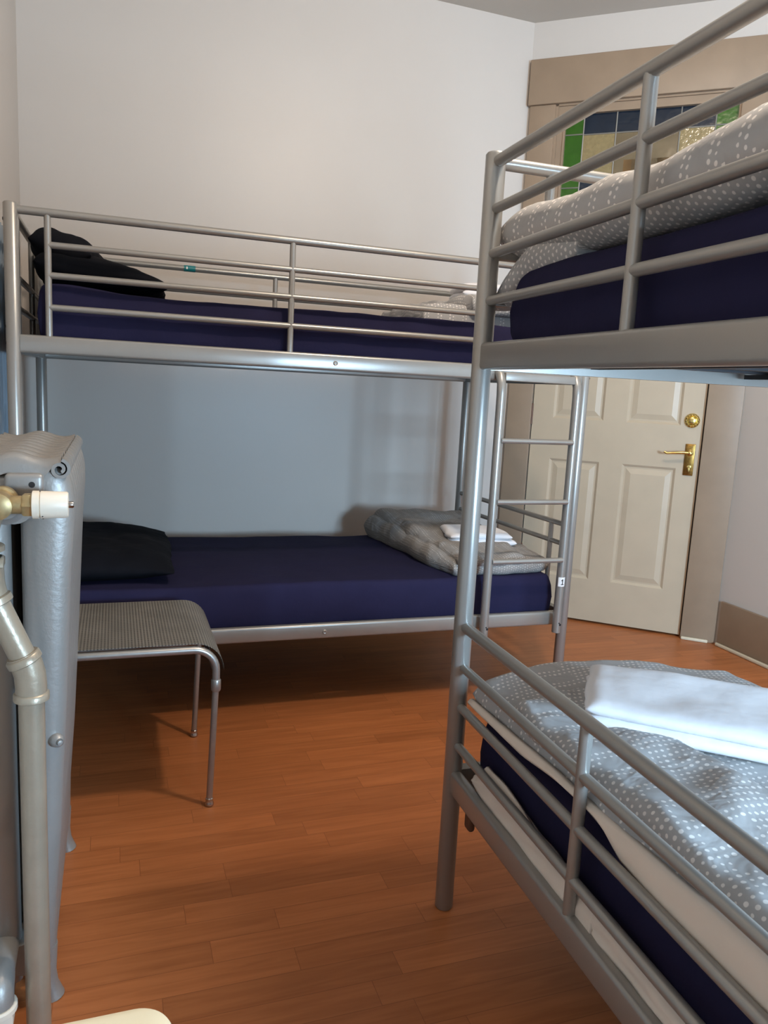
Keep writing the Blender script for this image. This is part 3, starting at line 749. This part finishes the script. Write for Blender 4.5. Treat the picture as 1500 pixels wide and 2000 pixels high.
p = obj('pillow', mb, M_black, None, ang=180); tag(p, 'black pillow on the far lower bunk beside the radiator', 'pillow', 'black pillows')

# ------------------------------------------------------------------- stool
st = thing('stool', 'grey metal stool with perforated seat between radiator and far bunk', 'stool', (0.29, -0.295, 0))
ox, oy = 0.29, -0.295
xr, xl = 0.538, 0.042; yn, yf = -0.516, -0.074; zs_ = 0.458
def arc(cx, cz, r, a0, a1, n, y): return [(cx + r * math.cos(a0 + (a1 - a0) * k / n) - ox, y - oy, cz + r * math.sin(a0 + (a1 - a0) * k / n)) for k in range(n + 1)]
for y in (yn, yf):
    rr = 0.060
    path = [(xl - ox, y - oy, 0.345)] + arc(xl + rr, zs_ - rr, rr, PI, PI / 2, 8, y) + arc(xr - rr, zs_ - rr, rr, PI / 2, 0, 8, y) + [(xr - ox, y - oy, 0.345)]
    obj('frame_tube', MB().tube(path, 0.0105, 16), M_stool, st)
    for x, sp in ((xl, -1), (xr, 1)):
        lx = x - ox; dx = -0.013 if sp > 0 else 0.013
        lg = obj('leg', MB().tube([(lx, y - oy, 0.36), (lx + dx, y - oy, 0.02)], 0.0088, 14), M_stool, st)
        obj('collar', MB().lathe((lx, y - oy, 0.372), (0, 0, -1), [(0, 0.0115), (0.003, 0.0135), (0.030, 0.0135), (0.034, 0.0115)], 16), M_stool, lg)
        obj('foot_cap', MB().lathe((lx + dx, y - oy, 0.0), (0, 0, 1), [(0, 0.010), (0.003, 0.0125), (0.008, 0.0125), (0.012, 0.010), (0.022, 0.0105), (0.024, 0.0088)], 16), M_chrome, lg)
# seat sheet, rolled over both ends
mb = MB(); prof = []
for k in range(9):
    a = PI - (PI / 2) * k / 8; prof.append((xl + 0.056 + 0.078 * math.cos(a), zs_ - 0.062 + 0.078 * math.sin(a)))
for k in range(1, 12): prof.append((xl + 0.056 + (xr - xl - 0.112) * k / 12, zs_ + 0.016))
for k in range(10):
    a = PI / 2 - (PI / 2) * k / 9; prof.append((xr - 0.056 + 0.078 * math.cos(a), zs_ - 0.062 + 0.078 * math.sin(a)))
ys = [yn + 0.006 + (yf - yn - 0.012) * k / 12 for k in range(13)]
vs = []; uv = []; acc = 0.0
for side in (0.0, -0.002):
    acc = 0
    for i, (x, z) in enumerate(prof):
        if i: acc += math.hypot(x - prof[i - 1][0], z - prof[i - 1][1])
        for y in ys:
            vs.append((x - ox, y - oy, z + side)); uv.append((acc, y - yn))
S = len(prof) * 13; fs = []
for i in range(len(prof) - 1):
    for j in range(12):
        a = i * 13 + j; b = a + 13
        fs.append([a, b, b + 1, a + 1]); fs.append([S + a, S + a + 1, S + b + 1, S + b])
for i in range(len(prof) - 1):
    for j in (0, 12): a = i * 13 + j; b = a + 13; fs.append([a, S + a, S + b, b])
for i in (0, len(prof) - 1):
    for j in range(12): a = i * 13 + j; fs.append([a, a + 1, S + a + 1, S + a])
mb.add(vs, fs, 0, uv)
obj('seat', mb, M_perf, st)
for x, d in ((xl, 1), (xr, -1)):
    obj('brace', MB().tube([(x - ox, yn - oy + 0.008, 0.385), (x - ox, yf - oy - 0.008, 0.385)], 0.0065, 12), M_stool, st)

# ---------------------------------------------------------------- radiator
RX, RY = 0.119, -1.178
rad = thing('radiator', 'silver painted cast iron column radiator at the left edge', 'radiator', (RX, -0.88, 0))
def rad_section(first, last):
    mb = MB(); hy = 0.0262
    def col(stack, n=24):
        vs = []; fs = []
        for z, xc, rx, ry in stack:
            for k in range(n):
                a = 2 * PI * k / n; ca, sa = math.cos(a), math.sin(a)
                vs.append((xc + rx * math.copysign(abs(ca) ** 0.95, ca), ry * math.copysign(abs(sa) ** 1.0, sa), z))
        for i in range(len(stack) - 1):
            for k in range(n): fs.append([i * n + k, i * n + (k + 1) % n, (i + 1) * n + (k + 1) % n, (i + 1) * n + k])
        fs.append(list(range(n))[::-1]); fs.append([(len(stack) - 1) * n + k for k in range(n)])
        mb.add(vs, fs)
    for sg in (1, -1):
        R0 = [(0.060 if not (first or last) else 0.05, 0.046, 0.015), (0.075, 0.048, 0.022), (0.12, 0.052, 0.0255), (0.20, 0.054, 0.0252), (0.35, 0.065, 0.0252), (0.60, 0.078, 0.0252), (0.85, 0.089, 0.0252),
             (0.93, 0.095, 0.0252), (0.965, 0.095, 0.0250), (0.990, 0.091, 0.0245), (1.008, 0.086, 0.023), (1.018, 0.074, 0.017), (1.021, 0.058, 0.008)]
        col([(z, sg * (0.0075 + ro) / 2, (ro - 0.0075) / 2, ry) for z, ro, ry in R0])
        if first or last:                           # feet
            mb.tube([(sg * 0.030, 0, 0.11), (sg * 0.034, 0, 0.055), (sg * 0.038, 0, 0.028), (sg * 0.042, 0, 0.012), (sg * 0.044, 0, 0.0)], [0.024, 0.017, 0.016, 0.018, 0.021], 16)
    # joining hubs
    for z in (0.955, 0.105):
        mb.tube([(0, -0.0275, z), (0, 0.0275, z)], 0.032, 20)
        mb.box((-0.045, -0.023, z - 0.028), (0.045, 0.023, z + 0.05 if z > 0.5 else z + 0.03), bev=0.010)
    # wavy crown with a scroll at each end
    prof = []
    for k in range(41):
        x = -0.074 + 0.148 * k / 40
        prof.append((x, 1.030 + 0.0055 * math.cos(x / 0.074 * PI * 1.5 + PI * 0.5 * 0) * 1.0))
    vs = []; fs = []; cross = [(-1.0, -0.026), (-0.96, -0.012), (-0.85, -0.003), (-0.62, 0.004), (-0.28, 0.008), (0.28, 0.008), (0.62, 0.004), (0.85, -0.003), (0.96, -0.012), (1.0, -0.026)]
    m = len(cross)
    for x, z in prof:
        for cy, cz in cross:
            kz = 1.0 if cz > 0 else max(0.15, 1.0 - max(0.0, abs(x) - 0.045) / 0.02)
            vs.append((x, cy * hy * 0.95, z + cz * kz))
    for i in range(len(prof) - 1):
        for k in range(m): fs.append([i * m + k, i * m + (k + 1) % m, (i + 1) * m + (k + 1) % m, (i + 1) * m + k])
    fs.append(list(range(m))); fs.append([(len(prof) - 1) * m + k for k in range(m)])
    mb.add(vs, fs)
    for sg in (1, -1):
        pts = []
        for k in range(30):
            a = PI / 2 - 0.2 - k * 0.30; r = 0.0165 - 0.0115 * k / 29
            pts.append((sg * (0.072 + r * math.cos(a)), 1.016 + r * math.sin(a)))
        vs = []; fs = []
        for i, (x, z) in enumerate(pts):
            q = pts[min(i + 1, 29)]; p_ = pts[max(i - 1, 0)]; t = Vector((q[0] - p_[0], q[1] - p_[1])).normalized(); nn = (-t.y * 0.0028, t.x * 0.0028)
            for yy in (-hy * 0.97, hy * 0.97):
                vs += [(x + nn[0], yy, z + nn[1]), (x - nn[0], yy, z - nn[1])]
        for i in range(29):
            a = i * 4; b = a + 4
            fs += [[a, b, b + 2, a + 2], [a + 1, a + 3, b + 3, b + 1], [a, a + 1, b + 1, b], [a + 2, b + 2, b + 3, a + 3]]
        fs += [[0, 2, 3, 1], [116, 117, 119, 118]]
        mb.add(vs, fs)
    # shallow ribs on the shoulders
    return mb
NS = 10; pitch = 0.0545
end_mesh = None; mid_mesh = None
for k in range(NS):
    e = k in (0, NS - 1)
    if e and end_mesh is None:
        o = obj('section', rad_section(True, True), M_rad, rad, ang=50); end_mesh = o.data
    elif (not e) and mid_mesh is None:
        o = obj('section', rad_section(False, False), M_rad, rad, ang=50); mid_mesh = o.data
    else:
        o = bpy.data.objects.new('section', end_mesh if e else mid_mesh); C.objects.link(o); o.parent = rad
    o.location = (0, -1.122 + k * pitch + 0.88, 0)
yf_ = -1.149 + 0.88                                  # front face, local
mb = MB().box((-0.012, yf_ - 0.014, 0.968), (0.048, yf_ + 0.012, 1.010), bev=0.008).lathe((0.030, yf_ - 0.013, 0.992), (0, -1, 0), [(0, 0.0055), (0.0016, 0.005), (0.0016, 0)], 12, 1)
obj('end_cover', mb, [M_rad, M_hole], rad, ang=50)
mb = MB().lathe((0.055, yf_ + 0.012, 0.530), (0.5, -1, 0), [(0, 0.012), (0.012, 0.0125), (0.018, 0.011), (0.022, 0.007), (0.020, 0.005), (0.026, 0.0045), (0.027, 0.0)], 18)
obj('air_vent', mb, M_rad, rad, ang=50)
mb = MB().lathe((-0.012, yf_ + 0.02, 0.955), (0, -1, 0), [(0, 0.034), (0.020, 0.033), (0.024, 0.026), (0.030, 0.022)], 24)
obj('inlet_boss', mb, M_rad, rad, ang=50)

# ------------------------------------------------------------ heating pipe
YP = -1.222
pipe = thing('heating_pipe', 'silver painted heating pipe with elbows rising to the radiator valve', 'pipe', (0.147, YP, 0))
px, py = 0.147, YP
def P(x, z, y=YP): return (x - px, y - py, z)
obj('riser', MB().tube([P(0.147, 0.0), P(0.147, 0.672)], 0.0205, 22), M_pipe, pipe)
eb = MB().tube([P(0.147, 0.640), P(0.147, 0.665), P(0.1455, 0.685), P(0.141, 0.702), P(0.134, 0.720)], 0.0245, 22)
eb.lathe(P(0.147, 0.640), (0, 0, 1), [(0, 0.0245), (0.002, 0.028), (0.012, 0.028), (0.015, 0.0245)], 22)
eb.lathe(P(0.140, 0.705), (-0.42, 0, 0.9), [(0, 0.0245), (0.002, 0.028), (0.012, 0.028), (0.015, 0.0245)], 22)
obj('elbow', eb, M_pipe, pipe, ang=50)
obj('diagonal_run', MB().tube([P(0.137, 0.712), P(0.094, 0.818)], 0.0205, 22), M_pipe, pipe)
eb = MB().tube([P(0.098, 0.808), P(0.092, 0.824), P(0.089, 0.840), P(0.088, 0.860), P(0.088, 0.885)], 0.0235, 22)
eb.lathe(P(0.099, 0.805), (-0.38, 0, 0.92), [(0, 0.0235), (0.002, 0.0275), (0.012, 0.0275), (0.015, 0.0235)], 22)
eb.lathe(P(0.088, 0.868), (0, 0, 1), [(0, 0.0235), (0.002, 0.0275), (0.014, 0.0275), (0.017, 0.0235)], 6)
eb.lathe(P(0.088, 0.893), (0, 0, 1), [(0, 0.0215), (0.002, 0.0255), (0.010, 0.0255), (0.013, 0.0215)], 22)
obj('elbow', eb, M_pipe, pipe, ang=50)
eb = MB().tube([P(0.088, 0.880), P(0.088, 0.925), P(0.092, 0.945), P(0.100, 0.962), P(0.107, 0.968)], [0.018, 0.018, 0.0185, 0.02, 0.02], 20)
obj('valve_tail', eb, M_pipe, pipe, ang=50)
vb = MB().lathe((0.107 - px, -1.249 - py, 0.968), (0, 1, 0), [(0, 0.014), (0.004, 0.021), (0.024, 0.022), (0.040, 0.020), (0.058, 0.020), (0.060, 0.024), (0.074, 0.024)], 20)
vb.tube([(0.107 - px, 0, 0.968), (0.150 - px, 0, 0.968)], 0.0145, 18)
vb.lathe((0.140 - px, 0, 0.968), (1, 0, 0), [(0, 0.017), (0.003, 0.0195), (0.014, 0.0195), (0.017, 0.017)], 6)
v_ = obj('valve_body', vb, M_valve, pipe, ang=40); v_['label'] = 'brass valve body'
vh = MB().lathe((0.1545 - px, 0, 0.968), (1, 0, 0), [(0, 0.020), (0.001, 0.0225), (0.010, 0.0225), (0.0105, 0.0205), (0.0125, 0.0205), (0.013, 0.0222), (0.051, 0.0212), (0.0535, 0.0195), (0.054, 0.0)], 40)
h_ = obj('valve_head', vh, M_plastic, pipe, ang=40); h_['label'] = 'cream thermostatic valve head'
mk = MB()
for a in (-2.3, -1.75, -1.5, -1.25, -0.9):
    cy, cz = math.sin(a + PI / 2 - PI / 2), 0
    yy, zz = 0.0222 * math.cos(a - PI * 0.0), 0.0222 * math.sin(a)
    mk.sphere((0.1705 - px, yy, 0.968 + zz), 0.0012, n=8)
obj('setting_mark', mk, M_hole, h_)
obj('valve_tip', MB().lathe((0.2085 - px, 0, 0.968), (1, 0, 0), [(0, 0.0055), (0.006, 0.0055), (0.008, 0.004), (0.008, 0)], 12), M_chrome, h_)
# lower return fitting at the left
rv = thing('return_valve', 'white and silver pipe fitting at the foot of the radiator', 'pipe fitting', (0.085, -1.235, 0))
q = MB().tube([(0, 0.10, 0.135), (0, 0.03, 0.135), (0, 0.008, 0.132), (0, -0.004, 0.122), (0, -0.006, 0.10)], [0.024, 0.024, 0.026, 0.026, 0.026], 20)
obj('elbow', q, M_rad, rv, ang=50)
obj('union_nut', MB().lathe((0, -0.006, 0.060), (0, 0, 1), [(0, 0.024), (0.003, 0.028), (0.024, 0.028), (0.027, 0.024)], 6).lathe((0, -0.006, 0.086), (0, 0, 1), [(0, 0.028), (0.003, 0.031), (0.012, 0.031), (0.015, 0.028)], 24), M_plastic, rv, ang=40)
obj('tail_pipe', MB().tube([(0, -0.006, 0.0), (0, -0.006, 0.065)], 0.0155, 18), M_cream, rv)

# ------------------------------------------------------------- cream table
tb = thing('side_table', 'cream topped side table with rounded corner at the bottom left edge', 'table', (0.131, -2.024, 0))
def rrect(hx, hy, r, z0, z1, n=10, e=0.006):
    ring = []
    for cx, cy, a0 in ((hx - r, hy - r, 0), (-hx + r, hy - r, PI / 2), (-hx + r, -hy + r, PI), (hx - r, -hy + r, 1.5 * PI)):
        for k in range(n + 1):
            a = a0 + PI / 2 * k / n; ring.append((cx + r * math.cos(a), cy + r * math.sin(a)))
    lev = [(z0, 1 - e / hx), (z0 + e * 0.5, 1), (z1 - e, 1), (z1 - e * 0.3, 1 - e * 0.3 / hx), (z1, 1 - e * 1.2 / hx)]
    vs = [(x * s, y * s, z) for z, s in lev for x, y in ring]; m = len(ring); fs = []
    for i in range(len(lev) - 1):
        for k in range(m): fs.append([i * m + k, i * m + (k + 1) % m, (i + 1) * m + (k + 1) % m, (i + 1) * m + k])
    fs.append(list(range(m))[::-1]); fs.append([(len(lev) - 1) * m + k for k in range(m)])
    return MB().add(vs, fs)
obj('tabletop', rrect(0.200, 0.200, 0.035, 0.52, 0.55), M_table, tb)
for sx_, sy_ in ((-1, -1), (1, -1), (1, 1), (-1, 1)):
    obj('leg', MB().tube([(sx_ * 0.16, sy_ * 0.16, 0.0), (sx_ * 0.155, sy_ * 0.155, 0.521)], [0.014, 0.018], 14), M_table, tb)

# ----------------------------------------------------------------- curtain
mb = MB(); vs = []; fs = []; K = 40; J = 16
for side in (0, 1):
    for i in range(K + 1):
        y = 0.16 + 0.36 * i / K
        for j in range(J + 1):
            z = 0.55 + 1.10 * j / J
            x = XL + 0.012 + 0.007 * math.sin(i * 0.9 + 0.4 * math.sin(j * 0.3)) + side * 0.003
            vs.append((x, y + 0.02 * (1 - j / J) * math.sin(i), z))
S = (K + 1) * (J + 1)
for i in range(K):
    for j in range(J):
        a = i * (J + 1) + j; b = a + J + 1
        fs.append([a, b, b + 1, a + 1]); fs.append([S + a, S + a + 1, S + b + 1, S + b])
for i in range(K):
    for j in (0, J): a = i * (J + 1) + j; b = a + J + 1; fs.append([a, S + a, S + b, b])
for i in (0, K):
    for j in range(J): a = i * (J + 1) + j; fs.append([a, a + 1, S + a + 1, S + a])
mb.add(vs, fs)
tag(obj('curtain', mb, M_curtain, None, ang=180), 'blue-grey cloth hanging on the left wall behind the far bunk post', 'curtain')

# ------------------------------------------------------------------ lights
def light(name, kind, loc, energy, col, **kw):
    l = bpy.data.lights.new(name, kind); l.energy = energy; l.color = col
    for k, v in kw.items(): setattr(l, k, v)
    o = bpy.data.objects.new(name, l); C.objects.link(o); o.location = loc
    return o
light('ceiling_lamp', 'POINT', (1.45, -1.25, 2.76), 84, (1.0, 0.85, 0.70), shadow_soft_size=0.06)
wl = light('window_daylight', 'AREA', ((WX0 + WX1) / 2, YF - 0.14, (WZ0 + WZ1) / 2), 300, (0.50, 0.75, 1.0), shape='RECTANGLE', size=WX1 - WX0, size_y=WZ1 - WZ0)
wl.rotation_euler = (PI / 2, 0, 0)     # faces into the room
wd = bpy.data.worlds.new('World'); bpy.context.scene.world = wd; wd.use_nodes = True
wd.node_tree.nodes['Background'].inputs[0].default_value = (0.62, 0.78, 1.0, 1); wd.node_tree.nodes['Background'].inputs[1].default_value = 0.6

sc = bpy.context.scene
sc.view_settings.view_transform = 'Standard'; sc.view_settings.look = 'None'; sc.view_settings.gamma = 1.0
sc.view_settings.use_curve_mapping = False; sc.view_settings.exposure = 0.0
